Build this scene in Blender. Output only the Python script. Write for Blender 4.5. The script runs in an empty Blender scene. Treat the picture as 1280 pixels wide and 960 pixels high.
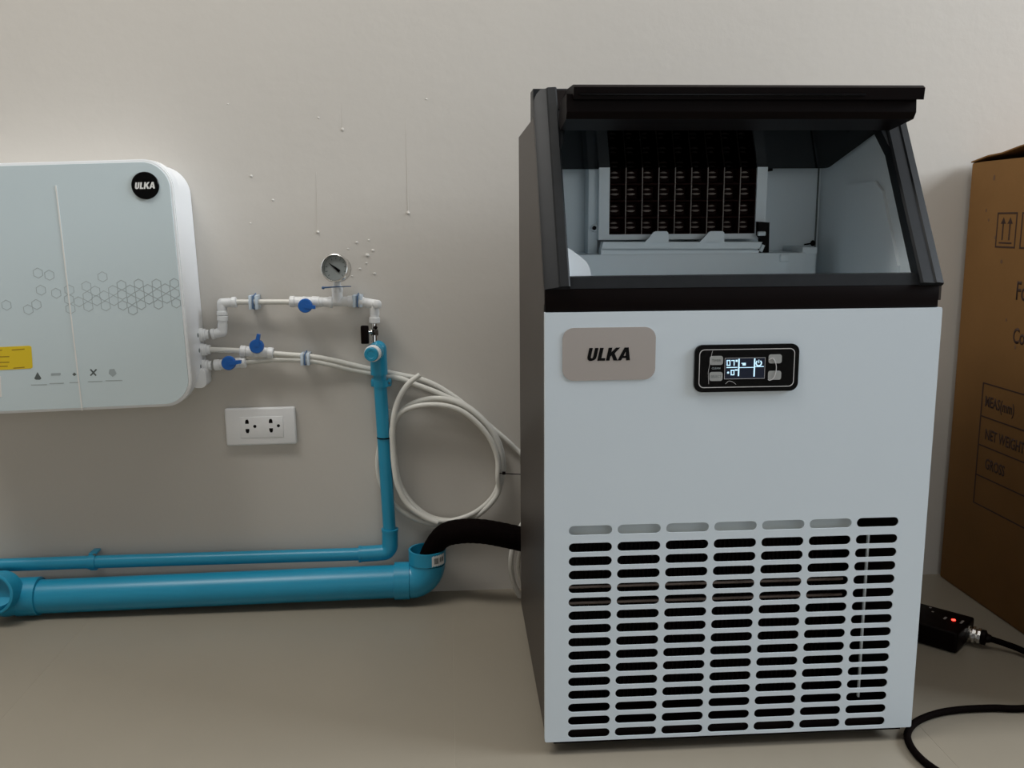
import bpy, bmesh, math, random
from mathutils import Vector, Matrix
from mathutils.geometry import tessellate_polygon
R = math.radians; PI = math.pi
random.seed(4)
sc = bpy.context.scene
col = sc.collection

# ------------------------------------------------------------------ camera
F = 1153.7; YAW = .0706; PIT = .1767; ROL = -.0068; CAM = Vector((0, -1.684, .7035))
fw = Vector((math.sin(YAW)*math.cos(PIT), math.cos(YAW)*math.cos(PIT), -math.sin(PIT)))
r0 = Vector((math.cos(YAW), -math.sin(YAW), 0)); u0 = r0.cross(fw)
rt = r0*math.cos(ROL) + u0*math.sin(ROL); up = -r0*math.sin(ROL) + u0*math.cos(ROL)
cd = bpy.data.cameras.new('camera'); cam = bpy.data.objects.new('camera', cd); col.objects.link(cam)
cam.matrix_world = Matrix(((rt.x, up.x, -fw.x, CAM.x), (rt.y, up.y, -fw.y, CAM.y), (rt.z, up.z, -fw.z, CAM.z), (0, 0, 0, 1)))
cd.sensor_width = 36; cd.lens = 36*F/1280; cd.clip_start = .02
sc.camera = cam

# ------------------------------------------------------------------ world, lights, exposure
w = bpy.data.worlds.new('world'); sc.world = w; w.use_nodes = True
w.node_tree.nodes['Background'].inputs[0].default_value = (.75, .85, 1, 1)
w.node_tree.nodes['Background'].inputs[1].default_value = .3
def area(name, loc, target, sx, sy, power, color):
    l = bpy.data.lights.new(name, 'AREA'); l.shape = 'RECTANGLE'; l.size = sx; l.size_y = sy
    l.energy = power; l.color = color
    o = bpy.data.objects.new(name, l); col.objects.link(o); o.location = loc
    o.rotation_euler = (Vector(target)-Vector(loc)).to_track_quat('-Z', 'Y').to_euler()
    return o
area('window_daylight', (3.58, -1.15, 2.2), (0, -.5, .7), 1.7, 1.4, 118, (.86, .93, 1))
area('low_front_fill', (.6, -3.5, 1.0), (.2, 0, .5), 2.0, 1.2, 7, (.80, .92, 1))  # added weak fill from the front; no doorway opens there
area('overhead_fill_left', (-1.2, -.8, 3.0), (-.8, -.3, 0), 1.2, .6, 32, (1, .98, .94))  # added overhead fill without a fixture, strength fitted to the tones
area('overhead_fill_right', (.2, -1.15, 3.0), (.2, -1.0, 0), 2.2, .5, 12, (1, .97, .92))  # second overhead fill, also added with no lamp body
sc.view_settings.view_transform = 'Standard'; sc.view_settings.look = 'None'
sc.view_settings.gamma = 1; sc.view_settings.use_curve_mapping = False
sc.view_settings.exposure = 0.18

# ------------------------------------------------------------------ points of the real planes seen at a pixel
def ray(px, py): return fw + rt*((px-640)/F) - up*((py-480)/F)
def A(px, py, Y=0.0):
    d = ray(px, py); return CAM + d*((Y-CAM.y)/d.y)
def AZ(px, py, z=0.0):
    d = ray(px, py); return CAM + d*((z-CAM.z)/d.z)
def AX(px, py, x):
    d = ray(px, py); return CAM + d*((x-CAM.x)/d.x)

# ------------------------------------------------------------------ materials
def mat(name, c, rough=.5, metal=0, noise=0, nscale=8, bump=0, bscale=60, emit=None, coat=0, spec=.5):
    m = bpy.data.materials.new(name); m.use_nodes = True; nt = m.node_tree; b = nt.nodes['Principled BSDF']
    b.inputs['Base Color'].default_value = (*c, 1); b.inputs['Roughness'].default_value = rough
    b.inputs['Metallic'].default_value = metal; b.inputs['Coat Weight'].default_value = coat
    b.inputs['Coat Roughness'].default_value = .05; b.inputs['Specular IOR Level'].default_value = spec
    tc = nt.nodes.new('ShaderNodeTexCoord')
    n = nt.nodes.new('ShaderNodeTexNoise'); n.inputs['Scale'].default_value = nscale; n.inputs['Detail'].default_value = 4
    nt.links.new(tc.outputs['Object'], n.inputs['Vector'])
    mx = nt.nodes.new('ShaderNodeMix'); mx.data_type = 'RGBA'
    k = max(noise, .02)
    mx.inputs[6].default_value = (*[v*(1-k) for v in c], 1); mx.inputs[7].default_value = (*[min(1, v*(1+k)) for v in c], 1)
    nt.links.new(n.outputs['Fac'], mx.inputs[0]); nt.links.new(mx.outputs[2], b.inputs['Base Color'])
    if bump:
        n2 = nt.nodes.new('ShaderNodeTexNoise'); n2.inputs['Scale'].default_value = bscale; n2.inputs['Detail'].default_value = 5
        nt.links.new(tc.outputs['Object'], n2.inputs['Vector'])
        bp = nt.nodes.new('ShaderNodeBump'); bp.inputs['Strength'].default_value = bump; bp.inputs['Distance'].default_value = .002
        nt.links.new(n2.outputs['Fac'], bp.inputs['Height']); nt.links.new(bp.outputs[0], b.inputs['Normal'])
    if emit:
        b.inputs['Emission Color'].default_value = (*emit[0], 1); b.inputs['Emission Strength'].default_value = emit[1]
    return m
def mat_clear(name, tint, gloss=.06, rough=.03):
    m = bpy.data.materials.new(name); m.use_nodes = True; nt = m.node_tree
    for n in list(nt.nodes):
        if n.type != 'OUTPUT_MATERIAL': nt.nodes.remove(n)
    out = [n for n in nt.nodes][0]
    t = nt.nodes.new('ShaderNodeBsdfTransparent'); t.inputs[0].default_value = (*tint, 1)
    g = nt.nodes.new('ShaderNodeBsdfGlossy'); g.inputs['Roughness'].default_value = rough
    lw = nt.nodes.new('ShaderNodeLayerWeight'); lw.inputs['Blend'].default_value = gloss
    mx = nt.nodes.new('ShaderNodeMixShader'); nt.links.new(lw.outputs['Fresnel'], mx.inputs[0])
    nt.links.new(t.outputs[0], mx.inputs[1]); nt.links.new(g.outputs[0], mx.inputs[2]); nt.links.new(mx.outputs[0], out.inputs[0])
    return m
M = dict(
    wall=mat('painted_plaster', (.58, .55, .505), .75, noise=.04, nscale=3, bump=.22, bscale=45),
    chip=mat('paint_blob', (.68, .66, .62), .35),
    tile=mat('beige_floor_tile', (.27, .24, .19), .4, noise=.05, nscale=5, bump=.03, bscale=12),
    grout=mat('floor_grout', (.30, .27, .215), .6),
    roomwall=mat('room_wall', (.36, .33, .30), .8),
    white=mat('white_enamel', (.65, .73, .80), .3, noise=.02, nscale=3),
    wplastic=mat('white_plastic', (.86, .87, .88), .3),
    fitting=mat('fitting_plastic', (.80, .81, .81), .35),
    tube=mat('tube_plastic', (.70, .69, .64), .35),
    inner=mat('liner_plastic', (.80, .88, .92), .35, noise=.02),
    glass=mat('tinted_front_glass', (.60, .70, .735), .12, noise=.03, nscale=2, coat=.5),
    print_=mat('grey_print', (.36, .42, .44), .4),
    printd=mat('dark_print', (.10, .12, .12), .4),
    yellow=mat('yellow_sticker', (.75, .55, .02), .5),
    ystext=mat('sticker_print', (.35, .22, .01), .5),
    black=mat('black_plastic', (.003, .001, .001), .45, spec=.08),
    blackg=mat('gloss_black', (.002, .002, .0025), .2, spec=.15),
    rail=mat('charcoal_rail', (.012, .0135, .0155), .4, spec=.16, noise=.25, nscale=60),
    side=mat('charcoal_sheet', (.046, .036, .030), .42, spec=.25, noise=.1, nscale=30),
    silver=mat('satin_badge', (.42, .38, .36), .38, metal=.35),
    chrome=mat('chrome', (.75, .74, .72), .2, metal=1),
    blue=mat('blue_pvc', (.015, .27, .44), .35, noise=.06, nscale=20),
    blueknob=mat('blue_lever', (.010, .12, .46), .3),
    bluetie=mat('blue_tie', (.06, .14, .30), .4),
    clip=mat('pale_clip', (.62, .72, .82), .25),
    lcd=mat('lcd_screen', (.004, .008, .02), .15, emit=((.01, .03, .1), .06)),
    glow=mat('lcd_glow', (.5, .7, .9), .4, emit=((.55, .85, 1), .65)),
    outline=mat('outline_print', (.55, .54, .55), .4),
    button=mat('grey_button', (.33, .34, .34), .5),
    rubber=mat('dark_rubber', (.0025, .001, .0008), .8, spec=.05, bump=.3, bscale=150),
    cell=mat('evaporator_metal', (.016, .003, .002), .6, spec=.08),
    cellrim=mat('evaporator_rim', (.26, .22, .19), .4),
    glint_nub=mat('pale_glint_finger', (.30, .25, .22), .25),  # paled so the colour itself carries the cell's glints
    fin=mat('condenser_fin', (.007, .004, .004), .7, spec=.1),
    cu=mat('copper_tube', (.16, .12, .10), .4, metal=.6),
    card=mat('cardboard', (.22, .115, .042), .9, spec=.1, noise=.12, nscale=10, bump=.1, bscale=90),
    cardink=mat('carton_ink', (.045, .02, .012), .8),
    cardsp=mat('carton_stain', (.15, .08, .04), .8),
    led=mat('red_led', (.8, .02, .02), .3, emit=((1, .03, .02), 6)),
    greyink=mat('grey_mark', (.28, .26, .25), .5),
    label=mat('white_label', (.75, .75, .73), .5),
    dial=mat('gauge_dial', (.42, .42, .42), .4),
    tint=mat_clear('smoked_door', (.018, .014, .016), .08, .04),
    lens=mat_clear('gauge_lens', (.93, .95, .95), .12),
)

# ------------------------------------------------------------------ builders
def link(name, me, m, parent=None, smooth=True, angle=35):
    me.name = name
    if smooth:
        me.shade_smooth()
        try: me.set_sharp_from_angle(angle=R(angle))
        except Exception: pass
    if m: me.materials.clear(); me.materials.append(m)
    o = bpy.data.objects.new(name, me); col.objects.link(o)
    if parent: o.parent = parent
    return o
class G:
    """collects shapes into one bmesh"""
    def __init__(s): s.bm = bmesh.new()
    def box(s, x0, x1, y0, y1, z0, z1, bev=0, seg=2, rot=None):
        t = bmesh.new()
        vs = [t.verts.new((x, y, z)) for x in (x0, x1) for y in (y0, y1) for z in (z0, z1)]
        for f in ((0, 1, 3, 2), (4, 6, 7, 5), (0, 4, 5, 1), (2, 3, 7, 6), (0, 2, 6, 4), (1, 5, 7, 3)):
            t.faces.new([vs[i] for i in f])
        if bev: bmesh.ops.bevel(t, geom=t.edges[:], offset=bev, segments=seg, affect='EDGES', profile=.5)
        if rot: t.transform(rot)
        return s.merge(t)
    def merge(s, t, mtx=None):
        if mtx: t.transform(mtx)
        bmesh.ops.recalc_face_normals(t, faces=t.faces)
        me = bpy.data.meshes.new('t'); t.to_mesh(me); t.free(); s.bm.from_mesh(me); bpy.data.meshes.remove(me)
        return s
    def prism(s, outer, holes=(), d0=0, d1=.01, fr=None):
        """2D outline (a,b) with holes, swept along depth; fr maps (a,b,d)->xyz. default a=x b=z d=y"""
        fr = fr or (lambda a, b, d: (a, d, b))
        loops = [list(outer)] + [list(h) for h in holes]
        tr = tessellate_polygon([[Vector((a, b, 0)) for a, b in l] for l in loops])
        flat = [p for l in loops for p in l]
        t = bmesh.new()
        V0 = [t.verts.new(fr(a, b, d0)) for a, b in flat]; V1 = [t.verts.new(fr(a, b, d1)) for a, b in flat]
        for q in tr:
            if len(set(q)) < 3: continue
            try: t.faces.new([V0[i] for i in q]); t.faces.new([V1[i] for i in reversed(q)])
            except ValueError: pass
        k = 0
        for l in loops:
            n = len(l)
            for i in range(n):
                j = (i+1) % n
                try: t.faces.new((V0[k+i], V0[k+j], V1[k+j], V1[k+i]))
                except ValueError: pass
            k += n
        return s.merge(t)
    def tube(s, pts, r, seg=14, cap=True):
        pts = [Vector(p) for p in pts]; n = len(pts)
        rr = r if isinstance(r, (list, tuple)) else [r]*n
        tan = [(pts[min(i+1, n-1)]-pts[max(i-1, 0)]).normalized() for i in range(n)]
        a = Vector((0, 0, 1)) if abs(tan[0].z) < .9 else Vector((1, 0, 0))
        nx = tan[0].cross(a).normalized(); t = bmesh.new(); rings = []
        for i in range(n):
            nx = (nx - tan[i]*nx.dot(tan[i])).normalized(); ny = tan[i].cross(nx)
            rings.append([t.verts.new(pts[i] + (nx*math.cos(2*PI*k/seg)+ny*math.sin(2*PI*k/seg))*rr[i]) for k in range(seg)])
        for i in range(n-1):
            for k in range(seg):
                q = (k+1) % seg; t.faces.new((rings[i][k], rings[i][q], rings[i+1][q], rings[i+1][k]))
        if cap: t.faces.new(rings[0]); t.faces.new(rings[-1])
        return s.merge(t)
    def lathe(s, prof, p0, axis, seg=28):
        """prof: list of (distance along axis, radius)"""
        p0 = Vector(p0); ax = Vector(axis).normalized()
        a = Vector((0, 0, 1)) if abs(ax.z) < .9 else Vector((1, 0, 0))
        nx = ax.cross(a).normalized(); ny = ax.cross(nx); t = bmesh.new(); rings = []
        for d, r in prof:
            if r < 1e-6: rings.append([t.verts.new(p0+ax*d)])
            else: rings.append([t.verts.new(p0+ax*d+(nx*math.cos(2*PI*k/seg)+ny*math.sin(2*PI*k/seg))*r) for k in range(seg)])
        for i in range(len(rings)-1):
            A_, B_ = rings[i], rings[i+1]
            for k in range(seg):
                q = (k+1) % seg
                if len(A_) == 1 and len(B_) == 1: continue
                if len(A_) == 1: t.faces.new((A_[0], B_[q], B_[k]))
                elif len(B_) == 1: t.faces.new((A_[k], A_[q], B_[0]))
                else: t.faces.new((A_[k], A_[q], B_[q], B_[k]))
        for e in (rings[0], rings[-1]):
            if len(e) > 1: t.faces.new(e)
        return s.merge(t)
    def ball(s, c, r, sx=1, sy=1, sz=1, u=16, v=10):
        t = bmesh.new(); bmesh.ops.create_uvsphere(t, u_segments=u, v_segments=v, radius=r)
        return s.merge(t, Matrix.Translation(c) @ Matrix.Diagonal((sx, sy, sz, 1)))
    def text(s, body, size, fr, depth=.0004, shear=0, bold=0, align='LEFT', spacing=1):
        cu = bpy.data.curves.new('t', 'FONT'); cu.body = body; cu.size = size; cu.shear = shear; cu.offset = bold
        cu.align_x = align; cu.space_character = spacing; cu.resolution_u = 3
        o = bpy.data.objects.new('t', cu); col.objects.link(o); bpy.context.view_layer.update()
        me = bpy.data.meshes.new_from_object(o); bpy.data.objects.remove(o); bpy.data.curves.remove(cu)
        t = bmesh.new(); t.from_mesh(me); bpy.data.meshes.remove(me)
        ex = bmesh.ops.extrude_face_region(t, geom=t.faces[:])
        for v in ex['geom']:
            if isinstance(v, bmesh.types.BMVert): v.co.z += depth
        for v in t.verts: v.co = Vector(fr(v.co.x, v.co.y, v.co.z))
        return s.merge(t)
    def build(s, name, m, parent=None, smooth=True, angle=35, mtx=None):
        if mtx: s.bm.transform(mtx)
        me = bpy.data.meshes.new(name); s.bm.to_mesh(me); s.bm.free()
        return link(name, me, m, parent, smooth, angle)
def rrect(x0, x1, z0, z1, r, n=6):
    o = []
    for cx, cz, a in ((x1-r, z1-r, 0), (x0+r, z1-r, 90), (x0+r, z0+r, 180), (x1-r, z0+r, 270)):
        for i in range(n+1):
            t = R(a+90*i/n); o.append((cx+r*math.cos(t), cz+r*math.sin(t)))
    return o
def smooth_path(pts, n=8):
    pts = [Vector(p) for p in pts]; out = []
    P = [pts[0]*2-pts[1]] + pts + [pts[-1]*2-pts[-2]]
    for i in range(1, len(P)-2):
        a, b, c, d = P[i-1:i+3]
        for k in range(n):
            t = k/n
            out.append(.5*((2*b)+(c-a)*t+(2*a-5*b+4*c-d)*t*t+(3*b-a-3*c+d)*t**3))
    return out+[pts[-1]]
def tag(o, label=None, cat=None, group=None, kind=None):
    for k, v in (('label', label), ('category', cat), ('group', group), ('kind', kind)):
        if v: o[k] = v
    return o
def thing(name, loc, label, cat, rot=(0, 0, 0), group=None):
    o = bpy.data.objects.new(name, None); o.empty_display_size = .05; col.objects.link(o)
    o.location = loc; o.rotation_euler = rot
    bpy.context.view_layer.update()
    return tag(o, label, cat, group)
def rebase(root):
    """children were built in world coordinates: move their meshes into the root's frame"""
    inv = root.matrix_world.inverted()
    for c in root.children:
        c.data.transform(inv)
        for g in c.children: g.data.transform(inv)
def ulka(g, w_, h_, fr, d=.0005):
    """heavy slanted capitals U L K A, total width w_, height h_, origin at lower left"""
    sh = .16; gl = []
    def P(pts, hole=None): gl.append((pts, hole))
    u = [(0, 1), (0, .28), (.05, .1), (.16, .0), (.30, 0), (.42, .05), (.50, .14), (.53, .28), (.53, 1), (.33, 1), (.33, .32), (.31, .22), (.265, .19), (.22, .22), (.20, .32), (.20, 1)]
    P(u)
    P([(x+.62, y) for x, y in [(0, 0), (.44, 0), (.44, .2), (.21, .2), (.21, 1), (0, 1)]])
    P([(x+1.12, y) for x, y in [(0, 0), (.21, 0), (.21, .32), (.27, .40), (.44, 0), (.68, 0), (.42, .56), (.66, 1), (.43, 1), (.21, .64), (.21, 1), (0, 1)]])
    P([(x+1.80, y) for x, y in [(0, 0), (.20, 0), (.25, .18), (.46, .18), (.50, 0), (.72, 0), (.48, 1), (.24, 1)]],
      [(x+1.80, y) for x, y in [(.295, .36), (.355, .68), (.42, .36)]])
    sx = w_/2.62
    T = lambda pts: [((x+sh*y)*sx, y*h_) for x, y in pts]
    for pts, hole in gl: g.prism(T(pts), [T(hole)] if hole else [], 0, d, fr)

# ------------------------------------------------------------------ the room
RX0, RX1, RY0, H = -2.4, 3.6, -3.6, 3.1
g = G(); g.box(RX0-.1, RX1+.1, 0, .12, -.05, H+.1); wall = tag(g.build('wall_back', M['wall'], smooth=False), kind='structure')
g = G(); g.box(RX0-.1, RX1+.1, RY0-.12, RY0, -.05, H+.1); tag(g.build('wall_front', M['roomwall'], smooth=False), kind='structure')
g = G(); g.box(RX0-.12, RX0, RY0, 0, -.05, H+.1); tag(g.build('wall_left', M['roomwall'], smooth=False), kind='structure')
g = G(); g.prism([(RY0, -.05), (0, -.05), (0, H+.1), (RY0, H+.1)], [[(-2.05, 1.45), (-.25, 1.45), (-.25, 2.95), (-2.05, 2.95)]], RX1, RX1+.12, lambda a, b, d: (d, a, b))
tag(g.build('wall_right', M['roomwall'], smooth=False), kind='structure')
g = G(); g.prism([(-2.05, 1.45), (-.25, 1.45), (-.25, 2.95), (-2.05, 2.95)], [[(-2.01, 1.49), (-.29, 1.49), (-.29, 2.91), (-2.01, 2.91)]], RX1+.01, RX1+.08, lambda a, b, d: (d, a, b))
tag(g.build('window_1', M['wplastic'], smooth=False), kind='structure')
g = G(); g.box(RX0, RX1, RY0, 0, H, H+.1); tag(g.build('ceiling', M['roomwall'], smooth=False), kind='structure')
g = G(); g.box(RX0, RX1, RY0, 0, -.06, -.0003); floor = tag(g.build('floor', M['grout'], smooth=False), kind='structure')
TS = .65; tiles = {}
for i in range(-4, 6):
    for j in range(0, 6):
        x0, x1 = max(RX0, i*TS), min(RX1, (i+1)*TS); y1, y0 = -j*TS, max(RY0, -(j+1)*TS)
        if x1-x0 < .02 or y1-y0 < .02: continue
        k = (round(x1-x0, 3), round(y1-y0, 3))
        if k not in tiles:
            g = G(); g.box(.0006, k[0]-.0006, .0006, k[1]-.0006, -.0003, 0, .00015, 1)
            o = g.build('floor_tile', M['tile'], floor); tiles[k] = o.data
        else:
            o = bpy.data.objects.new('floor_tile', tiles[k]); col.objects.link(o); o.parent = floor
        o.location = (x0, y0, 0)
# paint runs and blobs on the wall
def drip(px0, py0, px1, py1, r=.0007):
    a, b = A(px0, py0), A(px1, py1); g = G()
    g.tube([a, a.lerp(b, .5)+Vector((.0006, 0, 0)), b], [r*.4, r*.7, r], 6)
    g.ball(b, .0028, 1, .5, 1.1, 10, 6); g.build('paint_drip', M['wall'], wall)
drip(507, 150, 510, 266); drip(395, 215, 397, 290); drip(427, 128, 428, 162, .0005)
for px, py, s in ((314, 220, 1), (341, 250, .9), (313, 279, .7), (446, 303, 1), (461, 300, .8), (466, 313, 1.1), (459, 319, 1.5), (435, 311, .8), (450, 336, .9), (458, 329, .8), (468, 342, 1), (440, 345, .7), (533, 124, .7), (398, 147, .8), (285, 130, .6)):
    g = G(); g.ball(A(px, py), .0026*s, 1, .6, .8, 8, 5); g.build('plaster_blob', M['chip'], wall)
for px, py in ((510, 266), (397, 290)):
    p = A(px, py); g = G(); g.ball(p+Vector((.001, -.0012, -.0005)), .0022, 1, .6, 1, 8, 6); g.build('plaster_blob', M['chip'], wall)

# ------------------------------------------------------------------ ice machine (local frame: x right, y back, z up, origin at the front left foot line)
MR = -.0068
ice = thing('ice_machine', (.1196, -.5683, 0), 'white and charcoal floor-standing ice machine with its smoked lid raised', 'ice machine', (0, 0, MR))
ci, si = math.cos(MR), math.sin(MR)
def ML(px, py, y):
    """machine frame point at depth y seen at a pixel"""
    d = ray(px, py); EY = Vector((-si, ci, 0)); O = Vector((.1196, -.5683, 0))
    P = CAM + d*((y-(CAM-O).dot(EY))/d.dot(EY)) - O
    return P.dot(Vector((ci, si, 0))), P.z
W = .5
# front panel with its real slots
holes = []
for c in range(7):
    x0 = .0305+c*.0627
    holes.append(rrect(x0, x0+.0558, .3062, .3188, .0062, 4))
    for r_ in range(15):
        z = .2895-r_*.01848
        holes.append(rrect(x0, x0+.0558, z-.0062, z+.0062, .0061, 4))
g = G(); g.prism(rrect(0, W, .0199, .5908, .002, 2), holes, 0, .0016)
g.box(0, .0016, .0016, .012, .0199, .5908); g.box(W-.0016, W, .0016, .012, .0199, .5908); g.box(.0016, W-.0016, .0016, .012, .5892, .5908)
g.build('front_panel', M['white'], ice, smooth=False)
# cabinet shell
prof = [(.0125, .032), (.0125, .60), (.006, .6), (.006, .618), (.158, .842), (.165, .836), (.424, .834), (.424, .032)]
fx = lambda a, b, d: (d, a, b)
for x0 in (0, W-.003):
    g = G(); g.prism(prof, [], x0, x0+.003, fx); g.build('side_panel', M['side'], ice, smooth=False)
g = G(); g.box(.003, W-.003, .421, .424, .032, .834); g.build('back_panel', M['side'], ice, smooth=False)
g = G(); g.box(.003, W-.003, .165, .421, .831, .834); g.build('top_panel', M['side'], ice, smooth=False)
g = G(); g.box(.012, W-.012, .006, .415, .014, .034); g.box(.003, W-.003, .0125, .421, .034, .037); g.build('base_plate', M['black'], ice, smooth=False)
for x, y in ((.062, .05), (.405, .05), (.062, .38), (.405, .38)):
    g = G(); g.lathe([(0, .013), (.003, .014), (.01, .012), (.012, .007), (.034, .007)], (x, y, 0), (0, 0, 1)); g.build('foot', M['rubber'], ice)
# band and hood
g = G(); g.box(.0005, W-.004, .004, .02, .5912, .6195, .0012); g.build('front_band', M['black'], ice)
sl = Vector((0, .155, .253)).normalized(); nr = Vector((0, -sl.z, sl.y))
def rail(x0, x1, inner):
    g = G(); L = .296
    s0 = Vector((0, .003, .6195))
    def fr(a, b, d):     # a across x, b outwards, d along slope
        p = s0 + sl*d + nr*b; return (a, p.y, p.z)
    m_ = (x0+x1)/2
    if inner > 0: pr = [(x0, -.012), (x1, -.012), (x1, .006), (x1-.002, .0075), (x1-.012, .0065), (x1-.014, .0045), (x0+.004, .0005), (x0, -.002)]
    else: pr = [(x0, -.012), (x1, -.012), (x1, .002), (x1-.0015, .005), (x1-.011, .0065), (x1-.013, .005), (x0+.003, .0065), (x0, .005)]
    g.prism(pr, [], 0, L, fr)
    xi, xo = (x1, x1+.022) if inner > 0 else (x0, x0-.022)
    g.prism([(xi, .20), (xo, .29), (xo, L), (xi, L)], [], -.012, .004, lambda a, b, d: (a, (s0+sl*b+nr*d).y, (s0+sl*b+nr*d).z))
    g.prism([(.146, .84), (.156, .874), (.196, .874), (.196, .836), (.16, .836)], [], x0, x1, fx)
    return g.build('hood_rail', M['rail'], ice, angle=25)
rail(0, .031, 1); rail(W-.031, W, -1)
g = G(); g.prism([(.004, .6195), (.0105, .6335), (.03, .6335), (.03, .6195)], [], .031, W-.031, fx); g.build('sill', M['rail'], ice, smooth=False)
g = G(); g.prism([(.135, .846), (.152, .872), (.196, .872), (.196, .846)], [], .031, W-.031, fx); g.build('hood_header', M['black'], ice, smooth=False)
# inner liner
lin = []
g = G()
g.box(.024, .4775, .355, .360, .42, .830)             # back
lp_ = [(.03, .42), (.36, .42), (.36, .830), (.155, .830), (.03, .637)]; g.prism(lp_, [], .4775, .482, fx); g.prism(lp_, [], .019, .024, fx)
g.box(.024, .4775, .03, .355, .415, .42); g.box(.024, .4775, .165, .355, .8265, .8305)
g.box(.024, .4775, .022, .03, .415, .625)
liner = g.build('bin_liner', M['inner'], ice, smooth=False)
g = G(); rp = [(.10, .47), (.245, .47), (.255, .48), (.255, .742), (.24, .752), (.155, .752), (.13, .738), (.072, .64), (.072, .49)]
g.prism(rp, [], .4735, .4776, fx); g.build('side_recess_plate', M['inner'], liner, smooth=False)
g = G(); pts = [ML(*q, .10) for q in ((713, 312), (724, 320), (732, 327), (736, 335), (738, 347), (738, 400), (700, 400), (700, 305))]
g.prism(pts, [], .09, .15); g.build('ice_deflector', M['wplastic'], ice, smooth=False)
# back wall joint line and small fixings
x, z = ML(1020, 280, .354)
g = G()
for zz in (0,):
    g.box(x-.001, x+.0008, .3525, .3552, .60, .835)
g.build('corner_seam', M['printd'], liner, smooth=False)
# evaporator
ev = thing('evaporator', (0, 0, 0), None, None); ev.parent = ice
g = G(); x0, x1 = .1275, .3535; zb = .6795; zt = zb+.025*6-.0085*0
g.prism([(x0-.016, zb-.008), (x1+.016, zb-.008), (x1+.016, .8262), (x0-.016, .8262)], [[(x0, zb), (x1, zb), (x1, .8235), (x0, .8235)]], .292, .345)
g.build('evaporator_frame', M['inner'], ev, smooth=False)
P_ = (x1-x0)/9
g = G()
def cellmesh():
    g = G(); p = P_; q = .025; d = .022
    t = bmesh.new()
    o = [t.verts.new(v) for v in ((0, 0, 0), (p, 0, 0), (p, 0, q), (0, 0, q))]
    i = [t.verts.new(v) for v in ((.0012, 0, .001), (p-.0012, 0, .001), (p-.0012, 0, q-.001), (.0012, 0, q-.001))]
    b = [t.verts.new(v) for v in ((.004, d, .004), (p-.004, d, .004), (p-.004, d, q-.004), (.004, d, q-.004))]
    for k in range(4):
        j = (k+1) % 4; t.faces.new((o[k], o[j], i[j], i[k])); t.faces.new((i[k], i[j], b[j], b[k]))
    t.faces.new(b[::-1])
    return g.merge(t)
cm = None
for r_ in range(5):
    for c in range(9):
        if cm is None:
            o = cellmesh().build('ice_cell', M['cell'], ev, smooth=False); cm = o.data
            g2 = G(); g2.tube([(P_*.14, .008, .0168), (P_*.26, .0065, .0172), (P_*.42, .0065, .0173), (P_*.56, .008, .0168)], [.0003, .0013, .0014, .0003], 8)  # two pale fingers per cell, placed to draw its glints
            g2.tube([(P_*.10, .008, .0105), (P_*.25, .0065, .0102), (P_*.48, .0065, .0102), (P_*.64, .008, .0106)], [.0003, .0016, .0017, .0003], 8)
            nm = g2.build('glint_finger', M['glint_nub'], None).data
            bpy.data.objects.remove(bpy.data.objects['glint_finger'])
            mm = bpy.data.meshes.new('cell'); bb = bmesh.new(); bb.from_mesh(cm); n0 = len(bb.faces); bb.from_mesh(nm); bb.faces.ensure_lookup_table()
            for f in bb.faces[n0:]: f.material_index = 1; f.smooth = True
            bb.to_mesh(mm); bb.free(); mm.materials.append(M['cell']); mm.materials.append(M['glint_nub']); o.data = mm; cm = mm
        else:
            o = bpy.data.objects.new('ice_cell', cm); col.objects.link(o); o.parent = ev
        o.location = (x0+c*P_, .296, zb+r_*.025)
g = G()
for c in range(1, 9): g.box(x0+c*P_-.0005, x0+c*P_+.0005, .2935, .2965, zb, zb+.125)

g.build('cell_dividers', M['cellrim'], ev, smooth=False)
g = G(); g.box(x0-.014, x1+.014, .321, .345, zb-.004, .825); g.build('evaporator_back', M['cell'], ev, smooth=False)
# left bracket with a round screw hole
g = G(); xa, za = ML(735, 318, .31); xb, zb_ = ML(746, 212, .31)
g.box(xa, xb+.002, .31, .35, za, .826, .001); br = g.build('mounting_bracket', M['inner'], ice)
g = G(); p = ML(744, 285, .30); g.lathe([(0, .0052), (.004, .0058)], (p[0], .303, p[1]), (0, 1, 0)); g.build('screw_boss', M['inner'], br)
g = G(); g.lathe([(0, .0032), (.002, .0032)], (p[0]-.001, .3015, p[1]), (0, 1, 0)); g.build('screw_hole', M['black'], br)
# gutter with two tabs
def MP(pts, y): return [ML(a, b, y) for a, b in pts]
g = G()
g.prism(MP([(754, 302.5), (953, 302.5), (949, 311), (752, 311)], .265), [], .265, .285)
g.prism(MP([(752, 311), (949, 311), (949, 313), (752, 313)], .265), [], .272, .285)
g.prism(MP([(751, 313), (949, 313), (946, 319), (751, 319)], .265), [], .263, .285)
gut = g.build('water_gutter', M['inner'], ice, smooth=False)
for pts in ([(806, 303), (817, 290), (820, 289), (833, 289), (835, 291), (835.5, 303)], [(874, 303), (886, 290), (889, 289), (903, 289), (905, 291), (905, 303)]):
    g = G(); g.prism(MP(pts, .263), [], .261, .266); g.build('gutter_tab', M['inner'], gut, smooth=False)
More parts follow.
